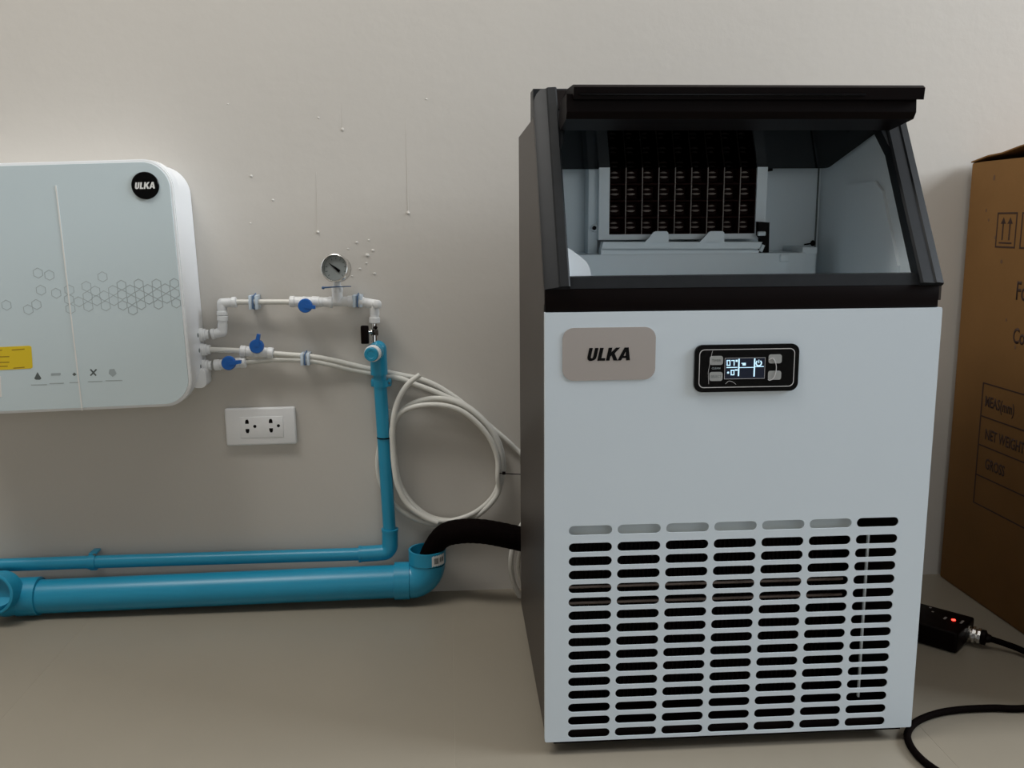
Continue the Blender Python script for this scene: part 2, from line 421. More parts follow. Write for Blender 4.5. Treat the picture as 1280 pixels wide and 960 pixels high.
# tank below
(xl, z1), (xr, _) = ML(716, 318.5, .262), ML(1008, 318.5, .262)
g = G(); g.box(.027, xr, .262, .353, .50, z1, .0015); tank = g.build('water_tank', M['inner'], ice)
xr2 = ML(1020, 318, .27)[0]
g = G(); g.box(xr, xr2, .270, .353, .50, z1, .001); g.box(xr-.004, xr2+.001, .268, .353, z1-.002, z1+.008, .001); g.build('tank_end', M['inner'], tank)
xa, za = ML(975, 318, .26); xb, zb2 = ML(985, 327, .26)
g = G(); g.box(xa, xb, .256, .263, zb2, za, .0015); g.build('tank_stop', M['inner'], tank)
g = G(); x_, z_ = ML(1016, 304, .34); g.ball((x_, .340, z_), .004, 1, .8, 1.2); g.tube([(x_-.014, .34, z_-.002), (x_, .34, z_)], .0012, 6); g.build('level_sensor', M['black'], tank)
g = G(); g.prism(MP([(948, 277), (962, 278), (961, 319), (950, 319), (952, 308), (953, 300), (948, 294)], .28), [], .28, .30); lt = g.build('pivot_slot', M['black'], ice, smooth=False)
g = G(); xh, zh = ML(953, 292, .275); g.tube([(xh-.008, .272, zh), (xh+.003, .272, zh)], .0035, 10); xh, zh = ML(953, 311, .275); g.tube([(xh-.004, .272, zh-.004), (xh, .272, zh+.006)], .003, 10); g.build('pivot_pin', M['inner'], lt)
g = G(); x_, z_ = ML(960, 214, .34); g.box(x_-.002, x_+.004, .33, .355, z_, z_+.03); g.build('cable_grommet', M['black'], ice)
# smoked door, swung up and in
door = thing('lid_door', (0, 0, 0), None, None); door.parent = ice
dy0, dz0, dy1, dz1 = .05, .838, .30, .777
tn = Vector((0, dy1-dy0, dz1-dz0)).normalized(); nn = Vector((0, -tn.z, tn.y))
def fd(a, b, d):
    q = Vector((0, dy0, dz0))+tn*b+nn*d; return (a, q.y, q.z)
Ld = math.hypot(dy1-dy0, dz1-dz0)
g = G(); g.prism(rrect(.035, .466, 0, Ld, .008, 4), [], 0, .003, fd); g.build('door_panel', M['tint'], door, smooth=False)
g = G(); g.prism([(.036, .846), (.034, .860), (.040, .8635), (.10, .866), (.135, .862), (.135, .855), (.075, .852)], [], .0385, .4755, fx)
hnd = g.build('door_handle', M['black'], door)
g = G(); g.prism([(.048, .824), (.042, .832), (.044, .853), (.10, .853), (.12, .84), (.12, .822), (.11, .816)], [], .031, .470, fx); g.build('door_hinge_bar', M['black'], door)
g = G(); g.box(.045, .40, .0325, .036, .850, .8525, .0005); g.build('handle_lip', M['blackg'], hnd)
# badge
(x0b, zt_), (x1b, zb_b) = ML(703, 410, 0), ML(818.5, 474, 0)
g = G(); g.prism(rrect(x0b, x1b, zb_b, zt_, .014, 8), [], -.0012, 0); bd = g.build('badge_plate', M['silver'], ice, angle=25)
(xu, zu), (xu2, zu2) = ML(733, 451, 0), ML(789.5, 434, 0)
g = G(); ulka(g, xu2-xu, zu2-zu, lambda a, b, d: (xu+a, -.0012-d, zu+b)); g.build('badge_lettering', M['blackg'], bd, smooth=False)
# control panel
(xc0, zc1), (xc1, zc0) = ML(868, 431, 0), ML(995.5, 487.5, 0)
g = G(); g.prism(rrect(xc0, xc1, zc0, zc1, .010, 6), [], -.004, 0); cp = g.build('control_panel', M['blackg'], ice, angle=25)
def fp(a, b, d): return (a, -.004-d, b)
q = .0055
g = G(); g.prism(rrect(xc0+q, xc1-q, zc0+q, zc1-q, .0065, 6), [rrect(xc0+q+.0009, xc1-q-.0009, zc0+q+.0009, zc1-q-.0009, .0058, 6)], 0, .0003, fp); g.build('panel_outline', M['outline'], cp, smooth=False)
def CP(px, py): return ML(px, py, -.004)
for i, (cx_, cy_, txt) in enumerate(((895.3, 450.5, 'TIMER'), (894.8, 470.5, 'SELECT'), (968.8, 448.5, ''), (968, 469, ''))):
    a, b = CP(cx_, cy_); g = G(); g.prism(rrect(a-.0083, a+.0083, b-.0056, b+.0056, .0028, 4), [], 0, .0009, fp)
    bt = g.build('button', M['button'], cp, angle=25)
    if txt:
        g = G(); g.text(txt, .0042, lambda x, y, z: fp(a+x, b-.0014+y, .0009+z), .0001, align='CENTER'); g.build('button_print', M['printd'], bt, smooth=False)
a, b = CP(895, 460.5); g = G(); g.text('CLEAN', .0035, lambda x, y, z: fp(a+x, b-.001+y, z), .0001, align='CENTER'); g.build('panel_print', M['print_'], cp, smooth=False)
(sx0, sz1), (sx1, sz0) = CP(906, 447.5), CP(955.5, 473)
g = G(); g.box(sx0, sx1, -.0045, -.004, sz0, sz1); scr = g.build('screen', M['lcd'], cp, smooth=False)
fs = lambda a, b, d: (a, -.0045-d, b)
g = G(); o_ = .0004
g.prism([(sx0, sz0), (sx1, sz0), (sx1, sz1), (sx0, sz1)], [[(sx0+o_, sz0+o_), (sx1-o_, sz0+o_), (sx1-o_, sz1-o_), (sx0+o_, sz1-o_)]], 0, .0002, fs)
g.build('screen_border', M['outline'], scr, smooth=False)
g = G()
def SB(px0, py0, px1, py1):
    (a0, b1), (a1, b0) = CP(px0, py0), CP(px1, py1); g.prism([(a0, b0), (a1, b0), (a1, b1), (a0, b1)], [], 0, .0002, fs)
def seg7(px, py, w_, h_, on):
    t = 1.05
    S = {'a': (0, 0, w_, t), 'g': (0, h_/2-t/2, w_, h_/2+t/2), 'd': (0, h_-t, w_, h_), 'f': (0, 0, t, h_/2), 'b': (w_-t, 0, w_, h_/2), 'e': (0, h_/2, t, h_), 'c': (w_-t, h_/2, w_, h_)}
    for k in on: x_0, y_0, x_1, y_1 = S[k]; SB(px+x_0, py+y_0, px+x_1, py+y_1)
seg7(908.2, 450, 4.6, 7, 'abcdef'); seg7(914, 450, 4, 7, 'abc'); seg7(913.2, 462.3, 4.6, 6.6, 'abcdef')
SB(919.4, 449.7, 921.8, 452.2); SB(918.5, 461.6, 921.6, 463.2)
SB(908, 458.8, 921.5, 459.6); SB(922.8, 448.5, 923.7, 470); SB(942.4, 448, 943.2, 470.5); SB(923.5, 459, 942, 459.5); SB(943.3, 457.7, 954.5, 458.5)
SB(928, 453.5, 932, 456.7); SB(926.5, 453.6, 928, 454.4)
a, b = CP(910, 465.7); g.prism([(a+.0014*math.cos(t*PI/5), b+.0014*math.sin(t*PI/5)) for t in range(10)], [], 0, .0002, fs)
a, b = CP(948.3, 453.8)
arc = [R(125+290*i/16) for i in range(17)]
g.prism([(a+.0041*math.cos(t), b+.0041*math.sin(t)) for t in arc]+[(a+.0026*math.cos(t), b+.0026*math.sin(t)) for t in reversed(arc)], [], 0, .0002, fs)
g.box(a-.0005, a+.0005, -.0047, -.0045, b, b+.0042)
g.build('screen_readout', M['glow'], scr, smooth=False)
def curve_line(pts, r=.00045):
    g = G(); g.tube(smooth_path([(ML(*q, -.006)[0], -.0056, ML(*q, -.006)[1]) for q in pts], 5), r, 6); g.build('panel_curve', M['outline'], cp)  # thin raised pale line over the panel
curve_line([(961, 450), (966, 448), (969, 452), (970.5, 459), (969.5, 467), (967, 473), (962, 475.5), (960, 474)])
curve_line([(891, 438.5), (889.5, 444), (887.5, 455), (885.5, 466), (886, 480)], .0002)
curve_line([(907, 480), (911, 476.5), (916, 477.5), (920, 480.5)], .0002)
# inside the grille
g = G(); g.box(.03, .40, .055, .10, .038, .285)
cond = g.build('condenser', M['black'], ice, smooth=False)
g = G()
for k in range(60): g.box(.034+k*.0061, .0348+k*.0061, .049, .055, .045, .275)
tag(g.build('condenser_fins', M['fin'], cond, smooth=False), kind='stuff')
g = G()
for z in (.2200, .1975): g.tube([(.03, .040, z), (.41, .040, z)], .0022, 8)
g.build('condenser_tubing', M['cu'], cond)
g = G(); g.box(.012, .412, .022, .06, .298, .345, .002); g.build('insulation_block', M['inner'], ice)
g = G(); g.box(.437, .4395, .03, .034, .05, .285); g.build('wiring_strip', M['inner'], ice, smooth=False)
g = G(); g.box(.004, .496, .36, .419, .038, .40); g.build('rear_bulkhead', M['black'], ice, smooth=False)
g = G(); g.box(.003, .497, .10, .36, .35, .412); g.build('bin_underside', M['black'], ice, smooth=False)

# ------------------------------------------------------------------ water purifier
FW, FH, FD = .43, .407, .12
fc = Vector((-.434-FW/2, 0, .5950))
pur = thing('water_purifier', fc, 'white wall-mounted water purifier with grey glass front and round black badge', 'water purifier', (0, -.025, 0))
inv = pur.matrix_world.inverted()
def FL(px, py, y=-FD): p = inv @ A(px, py, y); return p.x, p.z
g = G(); hw, hh = FW/2, FH/2
g.prism(rrect(-hw+.004, hw-.004, -hh+.004, hh-.004, .05, 12), [], -.092, -.001)
g.prism(rrect(-hw, hw, -hh, hh, .046, 12), [], -.116, -.088)
g.prism(rrect(-hw+.0015, hw-.0015, -hh+.0015, hh-.0015, .045, 12), [], -.1185, -.116)
hs = g.build('housing', M['wplastic'], pur, angle=30)
g = G(); g.prism(rrect(-hw+.005, hw-.005, -hh+.005, hh-.005, .042, 12), [], -.1205, -.1185)
gp = g.build('glass_front', M['glass'], pur, angle=30)
fg = lambda a, b, d: (a, -.1205-d, b)
a, b = FL(182, 232)
g = G(); g.lathe([(0, .0218), (.002, .0218), (.0028, .021), (.0028, 0)], (a, -.1205, b), (0, -1, 0), 40); bd = g.build('round_badge', M['blackg'], pur)
g = G(); ulka(g, .033, .0105, lambda x, y, d: (a-.0165+x, -.1233-d, b-.0052+y)); g.build('badge_lettering', M['label'], bd, smooth=False)
p0, p1 = Vector(FL(70, 232)), Vector(FL(103, 513)); dn = (p1-p0).normalized(); pn = Vector((dn.y, -dn.x))*.0011
g = G(); g.prism([tuple(p0+pn), tuple(p1+pn), tuple(p1-pn), tuple(p0-pn)], [], 0, .0008, fg); g.build('pale_strip', M['label'], pur, smooth=False)  # thin raised white line down the glass
g = G()
hx = [(60+u/6.737, 340+v/6.737) for u, v in ((460, 40), (325, 120), (400, 160), (620, 110), (765, 100), (915, 100), (1065, 95), (550, 155), (695, 150), (843, 145), (990, 140), (625, 190), (775, 190), (920, 185), (1070, 180), (335, 205), (475, 200), (705, 235), (850, 230), (1000, 222), (260, 250), (555, 240), (410, 240), (340, 290), (487, 285), (630, 280), (785, 275), (930, 272), (1080, 262), (715, 320), (180, 150), (178, 230), (190, 310), (70, 178))]
hx += [(u/2.667, 180+v/2.667) for u, v in ((127, 430), (165, 437), (137, 487), (122, 535), (95, 552), (22, 537))]
for i, (u, v) in enumerate(hx):
    a, b = FL(u, v); r_ = .0088; t_ = .0015 if (u > 145) else .0010
    oc = [(a+r_*math.cos(R(60*k+30)), b+r_*math.sin(R(60*k+30))) for k in range(6)]
    ic = [(a+(r_-t_)*math.cos(R(60*k+30)), b+(r_-t_)*math.sin(R(60*k+30))) for k in range(6)]
    g.prism(oc, [ic], 0, .0001+i*.000002, fg)
g.build('hexagon_print', M['print_'], gp, smooth=False)
def IP(pts, k=0): g.prism([FL(*q) for q in pts], [], 0, .0002+k*.00002, fg)
g = G(); IP([(43, 473), (47, 465), (52, 473), (50, 474.5), (45, 474.5)]); g.build('icon', M['printd'], gp, smooth=False); g = G(); IP([(90.5, 468), (93, 465.5), (96, 468), (93, 470)]); g.build('icon', M['printd'], gp, smooth=False); g = G()
IP([(112.5, 462), (114, 461), (121, 469), (119.5, 470)]); IP([(112.5, 469), (120, 461), (121.5, 462), (114, 470)], 1); g.build('icon', M['printd'], gp, smooth=False)
g = G()
IP([(64, 466.5), (76, 466), (76, 469), (64, 469.5)]); g.build('icon', M['print_'], gp, smooth=False); g = G(); IP([(137, 461.5), (143, 461), (146, 467), (141, 471), (136, 467)]); g.build('icon', M['print_'], gp, smooth=False)
for a_, b_, c_ in ((39, 59, 480.6), (62, 80, 478.8), (87, 98, 477.8), (110, 128, 476.5), (132, 153, 475.3)): g = G(); IP([(a_, c_), (b_, c_-.5), (b_, c_+.6), (a_, c_+1.1)]); g.build('caption_line', M['print_'], gp, smooth=False)
g = G(); g.prism([FL(*q) for q in ((-48, 436), (37, 432), (39.5, 433.5), (41, 459), (39, 460.5), (-46, 465))], [], 0, .0004, fg); st = g.build('yellow_sticker', M['yellow'], pur, smooth=False)
fg2 = lambda a, b, d: (a, -.1209-d, b)
g = G()
for y_, x_1, x_0 in ((437, 3, -40), (445, 12, -40), (452, 12, -40), (457, 10, -40), (435.6, 31, 15), (458.3, 31, 17)):
    g.prism([FL(*q) for q in ((x_0, y_+1.2), (x_1, y_), (x_1, y_+1.3), (x_0, y_+2.5))], [], 0, .0001, fg2)
g.build('sticker_lines', M['ystext'], st, smooth=False)
g = G(); g.prism([FL(*q) for q in ((-50, 473), (1, 470), (2.5, 496), (-48, 500))], [], 0, .0004, fg); g.build('white_sticker', M['label'], pur, smooth=False)
# ports on the right side
ports = []
for px, py in ((258, 418), (256, 437), (257, 457)):
    p = AX(px, py, -.43); p.y = -.022; P3 = inv @ A(px, py, -.022)
    g = G(); g.lathe([(-.004, .012), (.003, .012), (.004, .0105), (.008, .0105), (.009, .0085), (.014, .0085)], (hw-.003, P3.y, P3.z), (1, 0, 0)); pt = g.build('port_collar', M['fitting'], pur)
    g = G(); g.lathe([(0, .0038), (.0006, .0038)], (hw-.0042, -.039, P3.z+.001), (1, 0, 0), 14); g.build('port_hole', M['printd'], pur)
    ports.append(pur.matrix_world @ Vector((hw+.011, P3.y, P3.z)))
g = G(); p = inv @ A(258, 474, -.03); g.prism(rrect(hw-.02, hw+.006, p.z-.012, p.z+.022, .010, 6), [], -.05, -.012); g.build('lower_cap', M['wplastic'], pur, angle=30)

# ------------------------------------------------------------------ fittings, valves, tubes on the wall
TY = -.022
def P(px, py, y=TY): return A(px, py, y)
def fit_run(g, a, b, r=.0088, collar=.0102):
    """one socket of a push fitting between two points"""
    a, b = Vector(a), Vector(b); L = (b-a).length
    g.lathe([(0, r*.92), (.001, r), (L*.45, r), (L*.5, collar), (L*.93, collar), (L, collar*.8)], a, b-a, 20)
def thing_at(name, p, label, cat, group=None): return thing(name, p, label, cat, group=group)
def elbow(c, e1, e2, label, r=.0085):
    t = thing_at('elbow_fitting', c, label, 'pipe fitting', 'white elbow fittings')
    g = G(); g.ball(c, r*1.02); g.tube([c, c.lerp(e1, .5)], r); g.tube([c, c.lerp(e2, .5)], r); g.build('elbow_body', M['fitting'], t)
    for e in (e1, e2):
        g = G(); fit_run(g, c.lerp(e, .4), e, r*.95, r*1.12); g.build('collar', M['fitting'], t)
    rebase(t); return t
# elbows beside the purifier
c1 = P(277.8, 415); c2 = P(277.5, 379)
elbow(c1, ports[0]+Vector((.004, 0, 0)), P(278.5, 394), 'lower white elbow fitting at the purifier top port')
elbow(c2, P(277.8, 394), P(296, 377.5), 'upper white elbow fitting turning the riser to horizontal')
def tubething(pts, label, r=.0049, name='water_tube', cat='tube', n=8, m='tube', group='white water tubes'):
    g = G(); g.tube(smooth_path(pts, n), r, 12); o = g.build(name, M[m]); return tag(o, label, cat, group)
tubething([P(292, 377.5), P(320, 377.5), P(364, 377.5)], 'straight white tube between elbow and upper blue lever valve')
def valve(pl, pr, k, lever, label, kr=.0125):
    mid = pl.lerp(pr, .5)
    t = thing_at('shutoff_valve', mid, label, 'valve', 'blue lever shutoff valves')
    g = G(); g.tube([pl.lerp(pr, .2), pr.lerp(pl, .2)], .0092, 18); g.tube([mid, Vector((k.x, mid.y-.014, k.z))], .0105, 16); g.build('valve_body', M['fitting'], t)
    for a, b in ((pl.lerp(pr, .35), pl), (pr.lerp(pl, .35), pr)):
        g = G(); fit_run(g, a, b, .0085, .0102); g.build('collar', M['fitting'], t)
    kk = Vector((k.x, mid.y-.014, k.z))
    g = G(); g.lathe([(0, kr*.95), (.002, kr), (.009, kr), (.011, kr*.9), (.0112, 0)], kk, (0, -1, 0), 24); kn = g.build('knob', M['blueknob'], t)
    lv = Vector((lever.x, kk.y-.008, lever.z)); base = kk+Vector((0, -.008, 0)); d = (lv-base).normalized(); s = Vector((0, 1, 0)).cross(d)
    g = G(); q = .0028
    vs = [base+s*q*1.4, base-s*q*1.4, lv-s*q, lv+s*q]; bm = bmesh.new()
    top = [bm.verts.new(v+Vector((0, -.004, 0))) for v in vs]; bot = [bm.verts.new(v+Vector((0, .004, 0))) for v in vs]
    bm.faces.new(top); bm.faces.new(bot[::-1])
    for i in range(4): bm.faces.new((top[i], top[(i+1) % 4], bot[(i+1) % 4], bot[i]))
    g.merge(bm); g.build('lever', M['blueknob'], t, smooth=False)
    rebase(t); return t
K = TY-.026
valve(P(362, 377), P(396, 377.5), P(381, 382.5, K), P(394, 384.5, K), 'upper shutoff valve with blue lever beside the pressure gauge')
valve(P(300, 438.5), P(342, 441.5), P(320, 433.5, K), P(323, 418, K), 'middle shutoff valve whose blue lever points up')
valve(ports[2]+Vector((.004, 0, 0)), P(308, 452.5), P(285, 454.5, K), P(301, 452.5, K), 'lowest shutoff valve, blue lever pointing right, beside the purifier')
tubething([ports[1]-Vector((.004, 0, 0)), P(275, 437.5), P(290, 438), P(302, 438.8)], 'short white tube from middle purifier port to valve')
# tee, gauge, straight couplings
t = thing_at('tee_fitting', P(422, 377.5), 'white tee fitting carrying the pressure gauge', 'pipe fitting')
g = G(); g.tube([P(400, 377.5), P(440, 377)], .0082); g.tube([P(422, 377.5), P(421.5, 362)], .0095); g.build('tee_body', M['fitting'], t)
for a, b in (((404, 377.7), (394, 377.5)), ((406, 377.7), (416, 377.7)), ((428, 377), (442, 376.6)), ((422, 372), (421.5, 357))):
    g = G(); fit_run(g, P(*a), P(*b), .0088, .0100); g.build('collar', M['fitting'], t)
rebase(t)
gc = A(418.5, 335, -.052)
gt = thing('pressure_gauge', gc, 'round chrome pressure gauge with black needle on the white tee', 'gauge', (R(-9), 0, R(-13)))
g = G(); rg = .0245
g.lathe([(.006, 0), (.006, rg*.86), (-.001, rg*.88), (-.0035, rg*.93), (-.003, rg*.98), (.0, rg*1.02), (.004, rg*1.02), (.005, rg*.97), (.020, rg*.95), (.024, rg*.85), (.024, 0)], (0, 0, 0), (0, 1, 0), 40)
g.build('case', M['chrome'], gt)
g = G(); g.lathe([(0, rg*.85), (.0006, rg*.85)], (0, .0050, 0), (0, 1, 0), 40); dl = g.build('dial', M['dial'], gt)
g = G(); d_ = Vector((math.cos(R(143)), 0, math.sin(R(143))))
pz = Vector((-d_.z, 0, d_.x))
g.prism([((d_*a+pz*b).x, (d_*a+pz*b).z) for a, b in ((.017, 0), (.004, -.0015), (-.006, -.0026), (-.0095, -.0022), (-.0095, .0022), (-.006, .0026), (.004, .0015))], [], .0030, .0036)
g.lathe([(0, .0022), (.0018, .0022)], (0, .0026, 0), (0, 1, 0), 12); g.build('needle', M['blackg'], gt, smooth=False)
g = G()
for k in range(11):
    a = R(225-27*k); c_, s_ = math.cos(a), math.sin(a); r1, r2 = (.0155, .0192)
    if abs(k-3) < 1: continue
    q = Vector((-s_, c_))*.0005
    g.prism([(c_*r1+q.x, s_*r1+q.y), (c_*r2+q.x, s_*r2+q.y), (c_*r2-q.x, s_*r2-q.y), (c_*r1-q.x, s_*r1-q.y)], [], .0046, .0049)
g.build('dial_ticks', M['printd'], dl, smooth=False)
bpy.context.view_layer.update()
gi = gt.matrix_world.inverted()
g = G(); p1 = A(421, 351, -.030); p2 = A(421.5, 359, TY)
g.tube([p1+Vector((0, 0, .006)), p1, p2], .0068, 16); g.build('stem', M['fitting'], gt, mtx=gi)
g = G(); g.tube([A(405, 359.5, -.034), A(421, 358.5, -.034), A(439, 358, -.030)], [.0016, .0009, .0008], 8); g.ball(A(404, 359.7, -.034), .0028); g.build('cable_tie', M['bluetie'], gt, mtx=gi)
g = G(); g.lathe([(0, rg*.87), (.0004, rg*.87)], (0, .0006, 0), (0, 1, 0), 32); g.build('lens', M['lens'], gt)
# right elbow down to the chrome valve
cr = P(468, 380.5)
er = elbow(cr, P(448, 376.5), P(468.2, 404), 'right white elbow fitting turning down above the chrome valve', .0088)
g = G(); g.lathe([(-.012, .0075), (-.003, .0078), (.003, .0082), (.006, .0075), (.0075, .005), (.008, 0)], (.005, -.009, .001), (.35, -.94, 0), 18); g.build('end_boss', M['fitting'], er)
# clips
def clip(px, py, label, w_=11, h_=17):
    c = A(px, py, -.001); t = thing_at('pipe_clip', c, label, 'pipe clip', 'pale pipe clips')
    s = 1/690
    g = G(); g.box(-w_/2*s, -w_/2*s*.35, -.030, 0, -h_/2*s, h_/2*s, .001); g.box(w_/2*s*.35, w_/2*s, -.030, 0, -h_/2*s, h_/2*s, .001)
    g.box(-w_/2*s, w_/2*s, -.004, 0, -h_/2*s, h_/2*s, .001)
    g.build('clip_body', M['clip'], t)
    g = G(); g.tube([(-.0003, -.003, -h_/2*s*1.15), (-.0003, -.031, -h_/2*s*.85), (.0002, -.032, 0), (.0003, -.031, h_/2*s*.85), (.0003, -.003, h_/2*s*1.15)], .0011, 8); g.build('clip_tie', M['bluetie'], t)
clip(320.5, 376.5, 'pale clip holding the horizontal tube left of the upper valve')
clip(448.5, 375, 'pale clip between the pressure gauge and the right elbow', 12, 15)
clip(384, 446.5, 'pale clip holding the pair of white tubes below', 11, 15)
# chrome ball valve
bv = thing_at('ball_valve', A(468, 420, TY-.004), 'small chrome ball valve with black lever on top of the blue pipe', 'valve')
g = G(); g.tube([A(468.2, 402, TY), A(468.5, 432, TY-.006)], .0055, 16)
g.lathe([(0, .0062), (.004, .0075), (.010, .0075), (.014, .006)], A(468.4, 411, TY-.002), A(468.5, 430, TY)-A(468.4, 411, TY), 6)
g.lathe([(0, .0060), (.002, .0072), (.006, .0072), (.008, .0058)], A(468.4, 425, TY-.002), (0, 0, -1), 6)
g.tube([A(468, 415, TY), A(458, 415, TY-.012)], .0035, 12); g.build('valve_body', M['chrome'], bv)
g = G(); a0, a1 = A(450.8, 407, TY-.014), A(461.5, 429.5, TY-.014); g.box(a0.x, a1.x, TY-.020, TY-.011, a1.z, a0.z, .002); g.build('lever', M['black'], bv)
g = G(); g.ball(A(469.5, 409.5, TY-.010), .0034); g.build('screw', M['black'], bv)
rebase(bv)

# ------------------------------------------------------------------ blue supply pipe
VY = -.028
sp = thing('supply_pipe', A(487, 690, VY), 'slim blue pipe rising to the valve and running left above the drain pipe', 'pipe')
vt, vb = A(475, 468, VY), A(487.5, 672, VY)
g = G(); g.tube([A(473.6, 455, VY), vb], .0118, 20); g.build('riser', M['blue'], sp)
g = G(); g.tube([A(474.2, 468, VY), A(472.6, 436, VY)], .0152, 22); g.ball(A(472.6, 436, VY), .0152)
c_ = A(472.6, 437.5, VY); e_ = c_+Vector((-.006, -.030, -.001)); g.lathe([(0, .013), (.018, .013), (.018, .0155), (.030, .0155)], c_, e_-c_, 24); g.build('top_elbow', M['blue'], sp)
d_ = (e_-c_).normalized()
g = G(); g.lathe([(0, .0148), (.007, .0148), (.0075, .0135), (.011, .0135)], c_+d_*.031, d_, 24); g.build('thread_tape', M['fitting'], sp, ).name
g = G(); g.lathe([(0, .0125), (.004, .0125), (.005, .0115), (.005, .007), (.0045, .0065), (.0045, 0)], c_+d_*.042, d_, 24); g.build('end_plug', M['blue'], sp)
g = G(); el = A(487.6, 690.5, VY); up_ = A(487.4, 664, VY); lf = A(452, 692.5, VY)
r_e = .0148
arc = smooth_path([up_, A(487.5, 677, VY), A(487, 684, VY), A(482.5, 689.5, VY), A(474, 691, VY), lf], 5)
g.tube(arc, r_e, 20); g.lathe([(0, r_e+.0008), (.005, r_e+.0008)], up_, up_-A(487.5, 677, VY), 20); g.lathe([(0, r_e+.0008), (.005, r_e+.0008)], lf, Vector((-1, 0, 0)), 20)
g.build('lower_elbow', M['blue'], sp)
g = G(); e0 = A(-60, 708.5, VY); g.tube([lf, A(235, 698.8, VY), A(100, 703, VY), e0], .0118, 20); g.build('horizontal_run', M['blue'], sp)
rebase(sp)
def saddle(p, axis, label):
    t = thing_at('pipe_saddle', p, label, 'pipe clip', 'blue saddle clips')
    g = G(); s = .0062
    if axis == 'x':
        g.prism([(VY+.0135*math.cos(a), .0135*math.sin(a)) for a in [R(90+15*k) for k in range(13)]]+[(VY+.0121*math.cos(a), .0121*math.sin(a)) for a in [R(270-15*k) for k in range(13)]], [], -s, s, lambda a, b, d: (p.x+d, a, p.z+b))
        g.box(p.x-s, p.x+s, VY-.001, -.001, p.z+.0118, p.z+.0165, .001); g.box(p.x-s, p.x+s, VY-.001, -.001, p.z-.0165, p.z-.0118, .001)
    else:
        g.prism([(VY+.0135*math.cos(a), .0135*math.sin(a)) for a in [R(90+15*k) for k in range(13)]]+[(VY+.0121*math.cos(a), .0121*math.sin(a)) for a in [R(270-15*k) for k in range(13)]], [], -s, s, lambda a, b, d: (p.x+b, a, p.z+d))
        g.box(p.x+.0118, p.x+.018, VY-.001, -.001, p.z-s, p.z+s, .001); g.box(p.x-.018, p.x-.0118, VY-.001, -.001, p.z-s, p.z+s, .001)
    g.build('saddle_body', M['blue'], t)
    g = G()
    if axis == 'x': g.lathe([(0, .0022), (.002, .003), (.003, 0)], (p.x+.005, VY-.0005, p.z+.014), (0, -1, 0), 10)
    else: g.lathe([(0, .002), (.002, .002)], (p.x+.015, VY-.0005, p.z), (0, -1, 0), 10)
    g.build('screw', M['printd'], t); rebase(t)
saddle(A(116, 702.3, VY), 'x', 'blue saddle clip on the horizontal slim pipe at left')
saddle(A(476.3, 479, VY), 'z', 'blue saddle clip on the riser below its top socket')
g = G(); p = A(480, 547.5, VY)
g.lathe([(0, .0122), (0, .0131), (.0022, .0131), (.0022, .0122)], p, (.03, 0, 1), 24); g.box(p.x+.010, p.x+.0155, p.y-.006, p.y+.000, p.z-.001, p.z+.004, .0005)
tag(g.build('cable_tie', M['black']), 'black cable tie strapped around the blue riser', 'cable tie', 'cable ties')

# ------------------------------------------------------------------ drain pipe
DY = -.046; RD = .0305
dp = thing('drain_pipe', A(300, 738, DY), 'thick blue drain pipe lying along the wall with an upturned open end', 'pipe')
zz = A(300, 737, DY).z
a_l, a_r = A(20, 748, DY), A(520, 725.5, DY); a_l.z = max(a_l.z, .035); a_r.z = max(a_r.z, .035)
g = G(); g.tube([a_l, a_r], RD, 32); g.build('main_run', M['blue'], dp)
g = G(); q0, q1 = a_l.lerp(a_r, .0), a_l.lerp(a_r, .055); g.lathe([(0, RD), (.001, .0345), ((q1-q0).length-.001, .0345), ((q1-q0).length, RD)], A(23, 746, DY).lerp(a_l, .0), a_r-a_l, 32); g.build('left_coupling', M['blue'], dp)
# end elbow
ce = A(534, 690, DY); base = A(512, 725.5, DY); base.z = max(base.z, .035)
sa = A(493, 726, DY); sa.z = max(sa.z, .035)
cz = base.z
g = G(); L = (base-sa).length; g.lathe([(0, RD), (.0005, .0345), (L, .0345), (L+.001, .033)], sa, base-sa, 32)
R0 = .0335; xm = ce.x; pts = [base]
for k in range(1, 8):
    a = R(90*k/8); pts.append(Vector((base.x+.002+(xm-base.x-.002)*math.sin(a), DY, cz+(xm-base.x)*(1-math.cos(a)))))
top0 = Vector((xm, DY, cz+(xm-base.x)+.001)); pts.append(top0)
g.tube(pts, [.033]*len(pts), 32, cap=False)
mz = A(534, 686, DY).z
g.lathe([(0, .0325), (.001, .0345), (mz-top0.z, .0345), (mz-top0.z, .0308), (.002, .0300), (.002, 0)], top0, (0, 0, 1), 36)
g.build('end_elbow', M['blue'], dp)
# sticker on the mouth
g = G(); zc = A(549, 701, DY-.03).z
t0, t1 = R(-75), R(-28); fr = lambda a, b, d: (xm+(.0346+d)*math.cos(a), DY+(.0346+d)*math.sin(a), b)
for k in range(6):
    aa, bb = t0+(t1-t0)*k/6, t0+(t1-t0)*(k+1)/6; g.prism([(aa, zc-.011), (bb, zc-.009), (bb, zc+.010), (aa, zc+.008)], [], 0, .0004, fr)
stk = g.build('paper_sticker', M['label'], dp, smooth=False)
g = G()
for k in range(8):
    aa = t0+(t1-t0)*(.15+.04*k); g.prism([(aa, zc-.006), (aa+.02, zc-.006), (aa+.02, zc+.005), (aa, zc+.005)], [], .0004, .0006, fr)
for k in range(3):
    aa = t0+(t1-t0)*(.56+.13*k); g.prism([(aa, zc-.005), (aa+.07, zc-.003), (aa+.07, zc+.006), (aa, zc+.003)], [], .0004, .0006, fr)
g.build('sticker_print', M['printd'], stk, smooth=False)
